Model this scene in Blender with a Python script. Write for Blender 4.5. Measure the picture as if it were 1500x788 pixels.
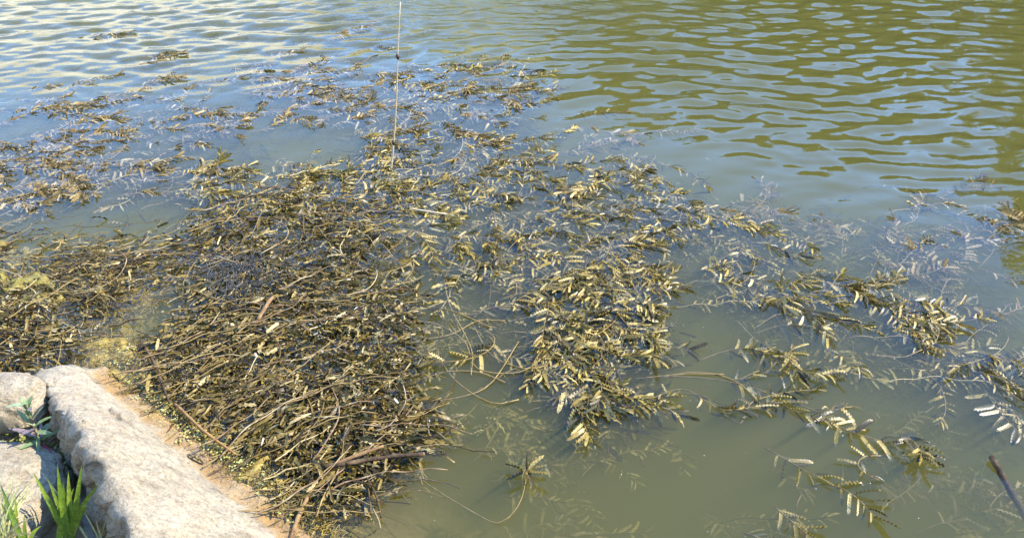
import bpy, bmesh, math, random
import numpy as np
from mathutils import Vector, Matrix, noise as mnoise

for o in list(bpy.data.objects): bpy.data.objects.remove(o)
sc = bpy.context.scene
C = sc.collection
R = math.radians
random.seed(11); rng = np.random.default_rng(11)

# ------------------------------------------------------------------ camera
CAM_H, PITCH, FPX = 1.4, R(32.0), 1177.0      # eye height over the water, downward tilt, focal length in photo pixels
cam_d = bpy.data.cameras.new('camera'); cam = bpy.data.objects.new('camera', cam_d); C.objects.link(cam)
cam.location = (0, 0, CAM_H); cam.rotation_euler = (R(90) - PITCH, 0, 0)
cam_d.sensor_width = 36; cam_d.lens = 36 * FPX / 1500; cam_d.clip_end = 500; cam_d.clip_start = 0.05
sc.camera = cam

# ------------------------------------------------------------------ sky and sun
SUN_EL, SUN_AZ = R(43), R(86)                 # azimuth clockwise from the view direction (+Y)
w = bpy.data.worlds.new('World'); sc.world = w; w.use_nodes = True
nt = w.node_tree
bg = nt.nodes['Background']; sky = nt.nodes.new('ShaderNodeTexSky')
sky.sky_type = 'NISHITA'; sky.sun_disc = False; sky.sun_elevation = SUN_EL; sky.sun_rotation = SUN_AZ
sky.air_density = 1.1; sky.dust_density = 0.0; sky.ozone_density = 10.0
nt.links.new(sky.outputs[0], bg.inputs[0]); bg.inputs[1].default_value = 0.15
sun_d = bpy.data.lights.new('sun', 'SUN'); sun = bpy.data.objects.new('sun', sun_d); C.objects.link(sun)
sun_d.energy = 2.25; sun_d.angle = R(0.5); sun_d.color = (1, .90, .74)
sdir = Vector((math.sin(SUN_AZ) * math.cos(SUN_EL), math.cos(SUN_AZ) * math.cos(SUN_EL), math.sin(SUN_EL)))
sun.rotation_euler = sdir.to_track_quat('Z', 'Y').to_euler()

vs = sc.view_settings
vs.view_transform = 'Standard'; vs.look = 'None'; vs.exposure = 2.5; vs.gamma = 1; vs.use_curve_mapping = False
cy = sc.cycles
cy.use_denoising = True; cy.max_bounces = 8; cy.diffuse_bounces = 2; cy.glossy_bounces = 3
cy.transmission_bounces = 2; cy.volume_bounces = 0; cy.transparent_max_bounces = 24
cy.caustics_reflective = False; cy.caustics_refractive = False; cy.sample_clamp_indirect = 4.0

# ------------------------------------------------------------------ helpers
def at(x, y, z=0.0):
    """the point at height z seen at pixel (x, y) of the photo"""
    sx, sy = (x - 750) / FPX, (y - 394) / FPX
    fwd = math.cos(PITCH) - sy * math.sin(PITCH); dn = math.sin(PITCH) + sy * math.cos(PITCH)
    s = (CAM_H - z) / dn
    return Vector((sx * s, fwd * s, z))

def mesh_from(name, V, F, smooth=True):
    me = bpy.data.meshes.new(name); me.from_pydata(V, [], F); me.update()
    if smooth: me.polygons.foreach_set('use_smooth', [True] * len(me.polygons))
    return me

def link(name, me, mat, parent=None, loc=None):
    o = bpy.data.objects.new(name, me); C.objects.link(o)
    if me is not None and mat is not None and not me.materials: me.materials.append(mat)
    if parent: o.parent = parent
    if loc is not None: o.location = loc
    return o

def tag(o, label=None, cat=None, group=None, kind=None):
    if label: o['label'] = label
    if cat: o['category'] = cat
    if group: o['group'] = group
    if kind: o['kind'] = kind
    return o

def thing(name, loc, label, cat, group=None):
    o = bpy.data.objects.new(name, None); C.objects.link(o); o.location = loc; o.empty_display_size = .05
    return tag(o, label, cat, group)

def tube(P, rad, sides=5, V=None, F=None, cap=True):
    """tapered tube along points P appended to V, F"""
    if V is None: V, F = [], []
    P = [Vector(p) for p in P]; n = len(P)
    if not hasattr(rad, '__len__'): rad = [rad] * n
    b0 = len(V); up = Vector((0.13, .21, .97))
    for i, p in enumerate(P):
        t = (P[min(i + 1, n - 1)] - P[max(i - 1, 0)])
        if t.length < 1e-9: t = Vector((1, 0, 0))
        t.normalize(); a = t.cross(up)
        if a.length < .05: a = t.cross(Vector((1, 0, 0)))
        a.normalize(); b = a.cross(t)
        for k in range(sides):
            an = 2 * math.pi * k / sides
            V.append(tuple(p + (a * math.cos(an) + b * math.sin(an)) * rad[i]))
    for i in range(n - 1):
        for k in range(sides):
            k2 = (k + 1) % sides
            F.append((b0 + i * sides + k, b0 + i * sides + k2, b0 + (i + 1) * sides + k2, b0 + (i + 1) * sides + k))
    if cap:
        F.append(tuple(b0 + k for k in range(sides))[::-1]); F.append(tuple(b0 + (n - 1) * sides + k for k in range(sides)))
    return V, F

def catmull(P, step):
    """smooth resample of a polyline at about `step` metres"""
    P = [Vector(p) for p in P]
    if len(P) == 2: P = [P[0], (P[0] + P[1]) / 2, P[1]]
    Q = [P[0] * 2 - P[1]] + P + [P[-1] * 2 - P[-2]]; out = []
    for i in range(1, len(Q) - 2):
        a, b, c, d = Q[i - 1], Q[i], Q[i + 1], Q[i + 2]
        m = max(2, int((c - b).length / step))
        for k in range(m):
            t = k / m
            out.append(.5 * (2 * b + (c - a) * t + (2 * a - 5 * b + 4 * c - d) * t * t + (3 * b - a - 3 * c + d) * t ** 3))
    out.append(Q[-2]); return out

def in_poly(x, y, poly):
    r = False; j = len(poly) - 1
    for i in range(len(poly)):
        xi, yi = poly[i]; xj, yj = poly[j]
        if (yi > y) != (yj > y) and x < (xj - xi) * (y - yi) / (yj - yi) + xi: r = not r
        j = i
    return r

def rand_in(poly):
    xs = [p[0] for p in poly]; ys = [p[1] for p in poly]
    while True:
        x, y = random.uniform(min(xs), max(xs)), random.uniform(min(ys), max(ys))
        if in_poly(x, y, poly): return x, y

def clumped(poly, on=True):
    for k in range(40 if on else 1):
        x, y = rand_in(poly); p = at(x, y)
        if mnoise.noise(Vector((p.x * 3.4, p.y * 3.0, 4.2))) + .6 * mnoise.noise(Vector((p.x * 7, p.y * 6.5, 9.1))) > -.2: break
    return x, y

def sstep(a, b, x):
    t = np.clip((x - a) / (b - a), 0, 1); return t * t * (3 - 2 * t)

# ------------------------------------------------------------------ materials
def new_mat(name):
    m = bpy.data.materials.new(name); m.use_nodes = True
    t = m.node_tree; t.nodes.clear()
    out = t.nodes.new('ShaderNodeOutputMaterial')
    return m, t, out

def N(t, kind, **kw):
    n = t.nodes.new(kind)
    for k, v in kw.items():
        if k in n.inputs: n.inputs[k].default_value = v
        else: setattr(n, k, v)
    return n

def ramp(t, fac, stops, interp='LINEAR'):
    r = t.nodes.new('ShaderNodeValToRGB'); e = r.color_ramp.elements; r.color_ramp.interpolation = interp
    while len(e) < len(stops): e.new(.5)
    for i, (p, c) in enumerate(stops): e[i].position = p; e[i].color = (*c, 1)
    t.links.new(fac, r.inputs[0]); return r.outputs[0]

def mixc(t, fac, a, b, mode='MIX'):
    m = t.nodes.new('ShaderNodeMix'); m.data_type = 'RGBA'; m.blend_type = mode
    for s, v in ((m.inputs[0], fac), (m.inputs[6], a), (m.inputs[7], b)):
        if hasattr(v, 'links'): t.links.new(v, s)
        else: s.default_value = v if not isinstance(v, tuple) else (*v, 1)
    return m.outputs[2]

def tex(t, scale, detail=4, rough=.6, coord=None, dist=0.0):
    n = N(t, 'ShaderNodeTexNoise', Scale=scale, Detail=detail, Roughness=rough, Distortion=dist)
    if coord is not None: t.links.new(coord, n.inputs['Vector'])
    return n.outputs['Fac']

def bump(t, h, strength, dist, normal=None):
    b = N(t, 'ShaderNodeBump', Strength=strength, Distance=dist); t.links.new(h, b.inputs['Height'])
    if normal is not None: t.links.new(normal, b.inputs['Normal'])
    return b.outputs[0]

def geo_pos(t): return t.nodes.new('ShaderNodeNewGeometry').outputs['Position']

def leaf_material(name, per_object, stops, rough=.38, transl=.22, spots=True, spec=.45):
    m, t, out = new_mat(name)
    if per_object: rnd = t.nodes.new('ShaderNodeObjectInfo').outputs['Random']
    else: rnd = t.nodes.new('ShaderNodeNewGeometry').outputs['Random Per Island']
    col = ramp(t, rnd, stops)
    pos = geo_pos(t)
    n1 = tex(t, 140, 3, .7, pos)
    var = ramp(t, n1, [(.3, (.55, .52, .45)), (.55, (1, 1, 1)), (.75, (1.35, 1.3, 1.25))])
    col = mixc(t, 1.0, col, var, 'MULTIPLY')
    if spots:
        n2 = tex(t, 55, 2, .6, pos)
        col = mixc(t, ramp(t, n2, [(.56, (0, 0, 0)), (.70, (.75, .75, .75))]), col, (.07, .055, .02))
        n3 = tex(t, 260, 2, .6, pos)
        col = mixc(t, ramp(t, n3, [(.66, (0, 0, 0)), (.74, (.4, .4, .4))]), col, (.46, .40, .26))
    p = N(t, 'ShaderNodeBsdfPrincipled', Roughness=rough); p.inputs['Specular IOR Level'].default_value = spec
    t.links.new(col, p.inputs['Base Color'])
    t.links.new(bump(t, n1, .5, .002), p.inputs['Normal'])
    tr = N(t, 'ShaderNodeBsdfTranslucent'); t.links.new(col, tr.inputs['Color'])
    mx = N(t, 'ShaderNodeMixShader', Fac=transl); t.links.new(p.outputs[0], mx.inputs[1]); t.links.new(tr.outputs[0], mx.inputs[2])
    t.links.new(mx.outputs[0], out.inputs[0]); return m

def plain_material(name, c1, c2, scale, rough=.6, bstr=.4, bdist=.004, c3=None, spec=.4):
    m, t, out = new_mat(name); pos = geo_pos(t)
    n1 = tex(t, scale, 5, .65, pos, .3); col = ramp(t, n1, [(.32, c1), (.68, c2)])
    if c3:
        n2 = tex(t, scale * .31, 3, .6, pos); col = mixc(t, ramp(t, n2, [(.5, (0, 0, 0)), (.62, (1, 1, 1))]), col, c3)
    p = N(t, 'ShaderNodeBsdfPrincipled', Roughness=rough); p.inputs['Specular IOR Level'].default_value = spec
    t.links.new(col, p.inputs['Base Color']); t.links.new(bump(t, n1, bstr, bdist), p.inputs['Normal'])
    t.links.new(p.outputs[0], out.inputs[0]); return m

GOLD = [(0, (.035, .026, .007)), (.14, (.085, .062, .013)), (.28, (.085, .080, .016)), (.40, (.15, .115, .023)), (.6, (.255, .186, .038)), (.82, (.38, .285, .072)), (1, (.54, .43, .17))]
DULL = [(0, (.020, .013, .003)), (.2, (.065, .040, .009)), (.3, (.055, .052, .010)), (.6, (.16, .108, .022)), (.85, (.27, .195, .048)), (1, (.43, .35, .16))]
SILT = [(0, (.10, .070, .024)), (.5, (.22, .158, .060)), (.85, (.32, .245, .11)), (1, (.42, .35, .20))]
M_leaf = leaf_material('pondweed_leaf', True, GOLD)
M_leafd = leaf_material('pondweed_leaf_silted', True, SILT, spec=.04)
M_mass = leaf_material('pondweed_mass', False, DULL, spec=.3)
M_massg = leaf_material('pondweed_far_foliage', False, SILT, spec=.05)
M_stem = plain_material('pondweed_stem', (.11, .066, .022), (.28, .20, .07), 60, .5, .3, .002, spec=.2)
M_stemr = plain_material('dead_stem', (.09, .05, .025), (.25, .165, .085), 45, .55, .3, .002, (.32, .25, .14), spec=.15)
M_dark = plain_material('dark_rootlet', (.03, .027, .02), (.10, .09, .065), 80, .25, .3, .002)
M_bark = plain_material('wet_bark', (.02, .014, .009), (.10, .066, .038), 50, .75, .9, .005, (.16, .105, .055), spec=.08)
M_wood = plain_material('peeled_wood', (.10, .055, .022), (.28, .175, .08), 40, .65, .5, .003, spec=.1)
M_reed = plain_material('dry_reed', (.36, .28, .15), (.58, .49, .33), 30, .5, .3, .002)
M_node = plain_material('reed_node', (.03, .02, .012), (.09, .06, .03), 60, .6)
M_algae = plain_material('golden_algae', (.13, .08, .012), (.36, .26, .045), 70, .5, 1.0, .008, (.20, .14, .025))
M_algae_y = plain_material('yellow_algae', (.09, .07, .010), (.25, .20, .03), 60, .55, 1.0, .008)
M_duck = plain_material('duckweed', (.22, .23, .04), (.42, .40, .13), 90, .4)
M_scrap = plain_material('bleached_scrap', (.26, .23, .15), (.42, .39, .30), 120, .7, spec=.2)
M_speck = plain_material('pale_speck', (.38, .36, .28), (.58, .56, .48), 90, .5)

# ------------------------------------------------------------------ terrain: pond bed and banks
near_shore = [at(*p) for p in ((-700, 420), (-300, 500), (-60, 560), (60, 533), (135, 545), (205, 612), (275, 682), (330, 717), (415, 792), (470, 900), (640, 1050), (900, 1150))]
near_shore = [(p.x, p.y) for p in near_shore] + [(1.3, .15), (3.2, .5), (6, 1.6)]
pond_poly = near_shore + [(8.2, 4), (8.6, 7), (7.2, 10.2), (3.5, 11.8), (0, 12.6), (-4, 11.6), (-7.4, 9), (-8.2, 6), (-6.5, 3.5)]

def poly_sd(X, Y, poly):
    """signed distance, positive inside"""
    d = np.full(X.shape, 1e9); ins = np.zeros(X.shape, bool); n = len(poly)
    for i in range(n):
        ax, ay = poly[i]; bx, by = poly[(i + 1) % n]
        ex, ey = bx - ax, by - ay
        t = np.clip(((X - ax) * ex + (Y - ay) * ey) / (ex * ex + ey * ey), 0, 1)
        d = np.minimum(d, np.hypot(X - ax - t * ex, Y - ay - t * ey))
        if ay != by: ins ^= ((ay > Y) != (by > Y)) & (X < ex * (Y - ay) / ey + ax)
    return np.where(ins, d, -d)

def fbm(X, Y, scale, octv=4, seed=0):
    r = np.random.default_rng(seed); out = np.zeros_like(X); a = 1.0; f = scale
    for o in range(octv):
        for k in range(4):
            th = r.uniform(0, 2 * math.pi); ph = r.uniform(0, 6.28)
            out += a * .35 * np.sin(f * (X * math.cos(th) + Y * math.sin(th)) + ph + .9 * np.sin(.7 * f * (Y * math.cos(th * 1.7) - X * math.sin(th * 1.7)) + ph * 2))
        a *= .5; f *= 2.03
    return out

def terrain_z(X, Y):
    d = poly_sd(X, Y, pond_poly)
    far = sstep(2.0, 6.0, np.hypot(X, Y - .5))
    inside = -(0.05 + .42 * np.clip(d, 0, 3))
    inside = np.maximum(inside, -.95) - .02 * fbm(X, Y, 5, 3, 2) * np.clip(d * 3, 0, 1)
    o = np.clip(-d, 0, 60)
    near = -.02 + .08 * np.minimum(o, .5) + .03 * o + .012 * fbm(X, Y, 9, 3, 5)
    hill = .05 + (.40 + .07 * sstep(-3.0, -5.0, X) + .24 * sstep(-2.6, -1.0, X) * sstep(4.5, 2.5, X)) * np.minimum(o, 7) * (1 + .15 * fbm(X, Y, .5, 2, 7)) + .05 * o
    return np.where(d > 0, inside, near * (1 - far) + hill * far)

def axis(lo, hi, dlo, dhi, fine, coarse):
    a = [dlo]
    while a[-1] < dhi: a.append(a[-1] + fine)
    s = fine
    while a[-1] < hi: s = min(coarse, s * 1.25); a.append(a[-1] + s)
    s = fine; b = [dlo]
    while b[-1] > lo: s = min(coarse, s * 1.25); b.append(b[-1] - s)
    return np.array(b[:0:-1] + a)

def grid_mesh(name, ax, ay, zf):
    X, Y = np.meshgrid(ax, ay); Z = zf(X, Y)
    V = np.stack([X, Y, Z], -1).reshape(-1, 3); nx, ny = len(ax), len(ay)
    i = np.arange(nx * ny).reshape(ny, nx)
    F = np.stack([i[:-1, :-1], i[:-1, 1:], i[1:, 1:], i[1:, :-1]], -1).reshape(-1, 4)
    me = bpy.data.meshes.new(name)
    me.vertices.add(len(V)); me.vertices.foreach_set('co', V.ravel())
    me.loops.add(F.size); me.loops.foreach_set('vertex_index', F.ravel())
    me.polygons.add(len(F)); me.polygons.foreach_set('loop_start', np.arange(0, F.size, 4))
    me.polygons.foreach_set('use_smooth', np.ones(len(F), bool)); me.update(calc_edges=True); me.validate()
    return me, i

m, t, out = new_mat('bank_soil'); pos = geo_pos(t)
n1 = tex(t, 28, 6, .7, pos); n2 = tex(t, 1.3, 4, .6, pos); n3 = tex(t, .35, 3, .5, pos)
wet = ramp(t, n1, [(.3, (.13, .085, .035)), (.7, (.36, .25, .11))])
hum = ramp(t, n1, [(.3, (.03, .022, .012)), (.7, (.13, .095, .055))])
dry = ramp(t, n2, [(.3, (.17, .15, .05)), (.55, (.40, .34, .16)), (.75, (.52, .45, .26))])
sx = N(t, 'ShaderNodeSeparateXYZ'); t.links.new(pos, sx.inputs[0])
mr = N(t, 'ShaderNodeMapRange'); mr.inputs[1].default_value = .15; mr.inputs[2].default_value = .6; t.links.new(sx.outputs[2], mr.inputs[0])
mr0 = N(t, 'ShaderNodeMapRange'); mr0.inputs[1].default_value = -.01; mr0.inputs[2].default_value = .02; t.links.new(sx.outputs[2], mr0.inputs[0])
sand = ramp(t, n2, [(.3, (.66, .58, .40)), (.7, (.82, .75, .56))])
lx = N(t, 'ShaderNodeMapRange'); lx.inputs[1].default_value = -2.6; lx.inputs[2].default_value = -3.6
lm = N(t, 'ShaderNodeMath', operation='MULTIPLY_ADD'); lm.inputs[1].default_value = 1.6; t.links.new(n3, lm.inputs[0]); t.links.new(sx.outputs[0], lm.inputs[2]); t.links.new(lm.outputs[0], lx.inputs[0])
dry = mixc(t, lx.outputs[0], dry, sand)
col = mixc(t, mr.outputs[0], mixc(t, mr0.outputs[0], wet, hum), dry)
p = N(t, 'ShaderNodeBsdfPrincipled', Roughness=.85); t.links.new(col, p.inputs[0]); t.links.new(bump(t, n1, .8, .02), p.inputs['Normal'])
t.links.new(p.outputs[0], out.inputs[0]); M_soil = m

me, _ = grid_mesh('pond_bed', axis(-60, 60, -2.2, 1.6, .045, 1.5), axis(-25, 70, .3, 2.6, .045, 1.5), terrain_z)
tag(link('ground', me, M_soil), 'muddy pond bed rising into soil and dry grass banks', 'ground', kind='structure')

# ------------------------------------------------------------------ water
WAVES = []
wr = np.random.default_rng(5)
for k in range(56):
    lam = math.exp(wr.uniform(math.log(.066), math.log(.30)))
    th = math.atan2(-1, .30) + wr.normal(0, .52)
    WAVES.append((2 * math.pi / lam, math.cos(th), math.sin(th), wr.uniform(0, 6.28), .0235 * (lam / .20) ** .45 * lam / (2 * math.pi)))

def calm(X, Y):
    y0 = np.interp(X, [-4, -2, -.6, .4, 1.2, 2.0, 4], [4.2, 4.0, 4.2, 3.7, 2.75, 2.45, 2.3])
    return .06 + .94 * sstep(-.5, .9, Y - y0)

def wave_z(X, Y):
    wx = X + .06 * np.sin(1.7 * Y + .6 * X) + .05 * np.sin(2.9 * X - 1.1 * Y); wy = Y + .07 * np.sin(1.3 * X + .8 * Y) + .04 * np.sin(3.7 * X + 2.0)
    z = np.zeros_like(X)
    for k, c, s, ph, a in WAVES: z += a * np.sin(k * (c * wx + s * wy) + ph)
    return z * calm(X, Y)

ax = axis(-14, 14, -4.3, 4.3, .015, .5); ay = axis(-3, 16, .9, 6.5, .0105, .5)
X, Y = np.meshgrid(ax, ay); nx, ny = len(ax), len(ay)
Vt = np.stack([X, Y, wave_z(X, Y)], -1).reshape(-1, 3)
i = np.arange(nx * ny).reshape(ny, nx)
Ft = np.stack([i[:-1, :-1], i[:-1, 1:], i[1:, 1:], i[1:, :-1]], -1).reshape(-1, 4)
rim = np.concatenate([i[0, :], i[1:, -1], i[-1, -2::-1], i[-2:0:-1, 0]]); nb = len(rim)
Vb = Vt[rim].copy(); Vb[:, 2] = -1.6; b0 = len(Vt)
Fs = np.stack([rim, b0 + np.arange(nb), b0 + (np.arange(nb) + 1) % nb, np.roll(rim, -1)], -1)
me = bpy.data.meshes.new('water')
nq = len(Ft) + len(Fs)
V = np.concatenate([Vt, Vb]); me.vertices.add(len(V)); me.vertices.foreach_set('co', V.ravel())
L = np.concatenate([Ft.ravel(), Fs.ravel(), b0 + np.arange(nb)[::-1]])
me.loops.add(len(L)); me.loops.foreach_set('vertex_index', L)
me.polygons.add(nq + 1); me.polygons.foreach_set('loop_start', np.arange(0, 4 * nq + 1, 4))
me.polygons.foreach_set('use_smooth', np.concatenate([np.ones(len(Ft), bool), np.zeros(len(Fs) + 1, bool)]))
me.update(calc_edges=True); me.validate()
m, t, out = new_mat('murky_water'); pos = geo_pos(t)
mp = N(t, 'ShaderNodeMapping'); mp.inputs['Scale'].default_value = (.55, 1.0, 1.0); mp.inputs['Rotation'].default_value = (0, 0, R(12)); t.links.new(pos, mp.inputs[0])
f1 = tex(t, 13, 3, .6, mp.outputs[0], .4)
# wind-roughened patch out on the open water
vd = N(t, 'ShaderNodeVectorMath', operation='DISTANCE'); vd.inputs[1].default_value = (.0, 6.6, 0)
mp2 = N(t, 'ShaderNodeMapping'); mp2.inputs['Scale'].default_value = (.9, .9, 0); t.links.new(pos, vd.inputs[0])
wnd = N(t, 'ShaderNodeMapRange'); wnd.interpolation_type = 'SMOOTHSTEP'
for k, v in ((1, 2.3), (2, .7), (3, .03), (4, .42)): wnd.inputs[k].default_value = v
t.links.new(vd.outputs['Value'], wnd.inputs[0])
bb = N(t, 'ShaderNodeBump', Distance=.03); t.links.new(wnd.outputs[0], bb.inputs['Strength']); t.links.new(f1, bb.inputs['Height'])
gin = t.nodes.new('ShaderNodeNewGeometry'); dt = N(t, 'ShaderNodeVectorMath', operation='DOT_PRODUCT')   # Schlick, the same from both sides
t.links.new(gin.outputs['Incoming'], dt.inputs[0]); t.links.new(bb.outputs[0], dt.inputs[1])
def M_(op, a, b=None):
    n = N(t, 'ShaderNodeMath', operation=op); n.use_clamp = op == 'SUBTRACT'
    for k, v in enumerate((a, b)):
        if v is None: continue
        if hasattr(v, 'links'): t.links.new(v, n.inputs[k])
        else: n.inputs[k].default_value = v
    return n.outputs[0]
fre = M_('ADD', M_('MULTIPLY', M_('POWER', M_('SUBTRACT', 1.0, M_('ABSOLUTE', dt.outputs['Value'])), 5.0), .97), .03)
gl = N(t, 'ShaderNodeBsdfGlossy', Roughness=.0); t.links.new(bb.outputs[0], gl.inputs['Normal'])
trn = N(t, 'ShaderNodeBsdfTransparent'); mx = N(t, 'ShaderNodeMixShader')
t.links.new(fre, mx.inputs[0]); t.links.new(trn.outputs[0], mx.inputs[1]); t.links.new(gl.outputs[0], mx.inputs[2])
t.links.new(mx.outputs[0], out.inputs['Surface'])
vsn = N(t, 'ShaderNodeVolumeScatter', Density=1.5, Anisotropy=-0.1); vsn.inputs['Color'].default_value = (1.0, .88, .20, 1)
van = N(t, 'ShaderNodeVolumeAbsorption', Density=4.6); van.inputs['Color'].default_value = (.24, .24, .0, 1)
va = t.nodes.new('ShaderNodeAddShader'); t.links.new(vsn.outputs[0], va.inputs[0]); t.links.new(van.outputs[0], va.inputs[1])
t.links.new(va.outputs[0], out.inputs['Volume'])
M_water = m
tag(link('water', me, M_water), 'murky green pond water with a rippled surface', 'water', kind='structure')

# ------------------------------------------------------------------ rocks
m, t, out = new_mat('limestone'); pos = geo_pos(t)
n1 = tex(t, 9, 7, .68, pos, .6); n2 = tex(t, 55, 5, .7, pos); n3 = tex(t, 3.2, 4, .6, pos)
mp = N(t, 'ShaderNodeMapping'); mp.inputs['Rotation'].default_value = (.2, .1, .9); mp.inputs['Scale'].default_value = (9, 22, 30); t.links.new(pos, mp.inputs[0])
vein = tex(t, 1.0, 5, .7, mp.outputs[0], .8)
c = ramp(t, n1, [(.30, (.12, .093, .052)), (.47, (.245, .198, .122)), (.70, (.33, .28, .185))])
c = mixc(t, ramp(t, vein, [(.42, (0, 0, 0)), (.62, (.55, .55, .55))]), c, (.36, .31, .21))
c = mixc(t, ramp(t, n3, [(.52, (0, 0, 0)), (.7, (.5, .5, .5))]), c, (.38, .29, .19))
c = mixc(t, ramp(t, n2, [(.34, (.8, .8, .8)), (.45, (0, 0, 0))]), c, (.17, .13, .09))
sx = N(t, 'ShaderNodeSeparateXYZ'); t.links.new(pos, sx.inputs[0])
wm = N(t, 'ShaderNodeMath', operation='MULTIPLY_ADD'); wm.inputs[1].default_value = .05; t.links.new(n1, wm.inputs[0]); t.links.new(sx.outputs[2], wm.inputs[2])
wetm = N(t, 'ShaderNodeMapRange')
for k, v in ((1, .045), (2, .022), (3, 0.), (4, 1.)): wetm.inputs[k].default_value = v
t.links.new(wm.outputs[0], wetm.inputs[0])
c = mixc(t, wetm.outputs[0], c, (.27, .16, .05))
c = mixc(t, 1.0, c, ramp(t, tex(t, 120, 4, .75, pos), [(.34, (.62, .60, .56)), (.5, (1, 1, 1)), (.68, (1.22, 1.2, 1.16))]), 'MULTIPLY')
p = N(t, 'ShaderNodeBsdfPrincipled', Roughness=.85); t.links.new(c, p.inputs[0])
vo = N(t, 'ShaderNodeTexVoronoi', feature='DISTANCE_TO_EDGE', Scale=7.0); wv = N(t, 'ShaderNodeVectorMath', operation='MULTIPLY_ADD'); wv.inputs[1].default_value = (.16, .16, .16); cn = N(t, 'ShaderNodeTexNoise', Scale=6.0, Detail=6.0); t.links.new(pos, cn.inputs['Vector']); t.links.new(cn.outputs['Color'], wv.inputs[0]); t.links.new(pos, wv.inputs[2]); t.links.new(wv.outputs[0], vo.inputs['Vector'])
crk = ramp(t, vo.outputs['Distance'], [(.0, (0, 0, 0)), (.022, (1, 1, 1))])
b0_ = bump(t, crk, .18, .003); b1 = bump(t, vein, .7, .012, b0_); b2 = bump(t, n1, .6, .012, b1); n4 = tex(t, 190, 4, .75, pos); b3 = bump(t, n4, .9, .0025, bump(t, n2, 1.0, .006, b2))
t.links.new(b3, p.inputs['Normal']); t.links.new(p.outputs[0], out.inputs[0]); M_rock = m

def resample(poly, n):
    P = [Vector(p) for p in poly]; P = catmull(P, .01)
    d = [0]
    for a, b in zip(P, P[1:]): d.append(d[-1] + (b - a).length)
    out = []; j = 0
    for k in range(n):
        s = d[-1] * k / (n - 1)
        while j < len(d) - 2 and d[j + 1] < s: j += 1
        u = (s - d[j]) / max(1e-9, d[j + 1] - d[j]); out.append(P[j].lerp(P[j + 1], min(1, u)))
    return out

def slab():
    base = [at(x, y, z) for x, y, z in ((50, 598, -.03), (74, 628, -.03), (92, 660, -.03), (115, 712, -.03), (135, 765, -.03), (154, 815, -.03), (185, 910, -.03), (210, 1010, -.03))]
    mid = [at(x, y, z) for x, y, z in ((44, 570, .05), (76, 616, .055), (98, 655, .06), (127, 708, .06), (148, 758, .06), (168, 808, .06), (196, 905, .06), (220, 1005, .06))]
    edge = [at(x, y, z) for x, y, z in ((52, 545, .085), (85, 590, .15), (112, 632, .18), (145, 680, .20), (170, 730, .20), (192, 790, .20), (225, 900, .20), (255, 1000, .20))]
    top = [at(x, y, z) for x, y, z in ((75, 536, .085), (115, 575, .125), (150, 615, .145), (190, 660, .155), (225, 710, .155), (262, 770, .155), (310, 880, .155), (350, 1000, .155))]
    top2 = [at(x, y, z) for x, y, z in ((105, 534, .06), (145, 572, .075), (188, 618, .085), (235, 664, .09), (282, 712, .092), (338, 772, .092), (400, 880, .09), (440, 1000, .09))]
    shore = [at(x, y, z) for x, y, z in ((132, 541, .012), (163, 575, .006), (205, 612, .008), (262, 660, .006), (318, 710, .008), (405, 782, .006), (470, 880, .008), (520, 1000, .01))]
    ledge = [at(x, y, z) for x, y, z in ((165, 538, -.03), (205, 576, -.024), (250, 610, -.022), (305, 655, -.022), (362, 705, -.024), (445, 772, -.022), (515, 868, -.02), (575, 1000, -.02))]
    deep = [at(x, y, z) for x, y, z in ((190, 532, -.25), (228, 578, -.25), (262, 615, -.25), (318, 660, -.25), (375, 712, -.25), (455, 775, -.25), (530, 870, -.25), (600, 1000, -.25))]
    nu = 110
    rows = [resample(r, nu) for r in (base, mid, edge, top, top2, shore, ledge, deep)]
    V = []; nv = 0
    cols = []
    for k in range(nu):
        cols.append(catmull([r[k] for r in rows], .012))
    nv = 90; V = []
    for col in cols: V += resample(col, nv)
    # far end: bend the first columns down into the water
    out = []
    for iu in range(nu):
        for iv in range(nv):
            p = V[iu * nv + iv].copy()
            n = mnoise.fractal(p * 9, .9, 2.1, 5); n2 = mnoise.fractal(p * 34 + Vector((3, 1, 7)), .8, 2.1, 4)
            step = math.floor((p.x * .8 - p.y * .55 + .05 * n) * 9)       # split layers on the bedding
            p.z += .0065 * n + .0030 * n2 + .0035 * ((step * 7919) % 5 - 2) * min(1, max(0, (p.z - .02) / .04))
            if iv < 24: q_ = mnoise.fractal(Vector((p.x * 30, p.y * 30, p.z * 14)), .9, 2, 4); p.x += .022 * n + .012 * q_; p.y += .018 * mnoise.noise(p * 22) + .012 * q_
            else: p.x += .006 * n2; p.y += .006 * mnoise.noise(p * 26)
            out.append(p)
    e = len(out)
    back = []
    for iv in range(nv): q = out[iv]; out.append(Vector((q.x - .01, q.y + .05, min(q.z - .12, -.1))))
    F = []
    for iu in range(nu - 1):
        for iv in range(nv - 1):
            a = iu * nv + iv; F.append((a, a + 1, a + nv + 1, a + nv))
    for iv in range(nv - 1): F.append((e + iv, e + iv + 1, iv + 1, iv))
    me = mesh_from('slab', [tuple(v) for v in out], F)
    bm = bmesh.new(); bm.from_mesh(me); bmesh.ops.recalc_face_normals(bm, faces=bm.faces)
    if sum(f.normal.z for f in bm.faces) < 0: bmesh.ops.reverse_faces(bm, faces=bm.faces)
    bm.to_mesh(me); bm.free()
    return me
tag(link('rock_slab', slab(), M_rock), 'long pale tan stone slab sloping into the pond, rough shaded side', 'rock')

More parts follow.
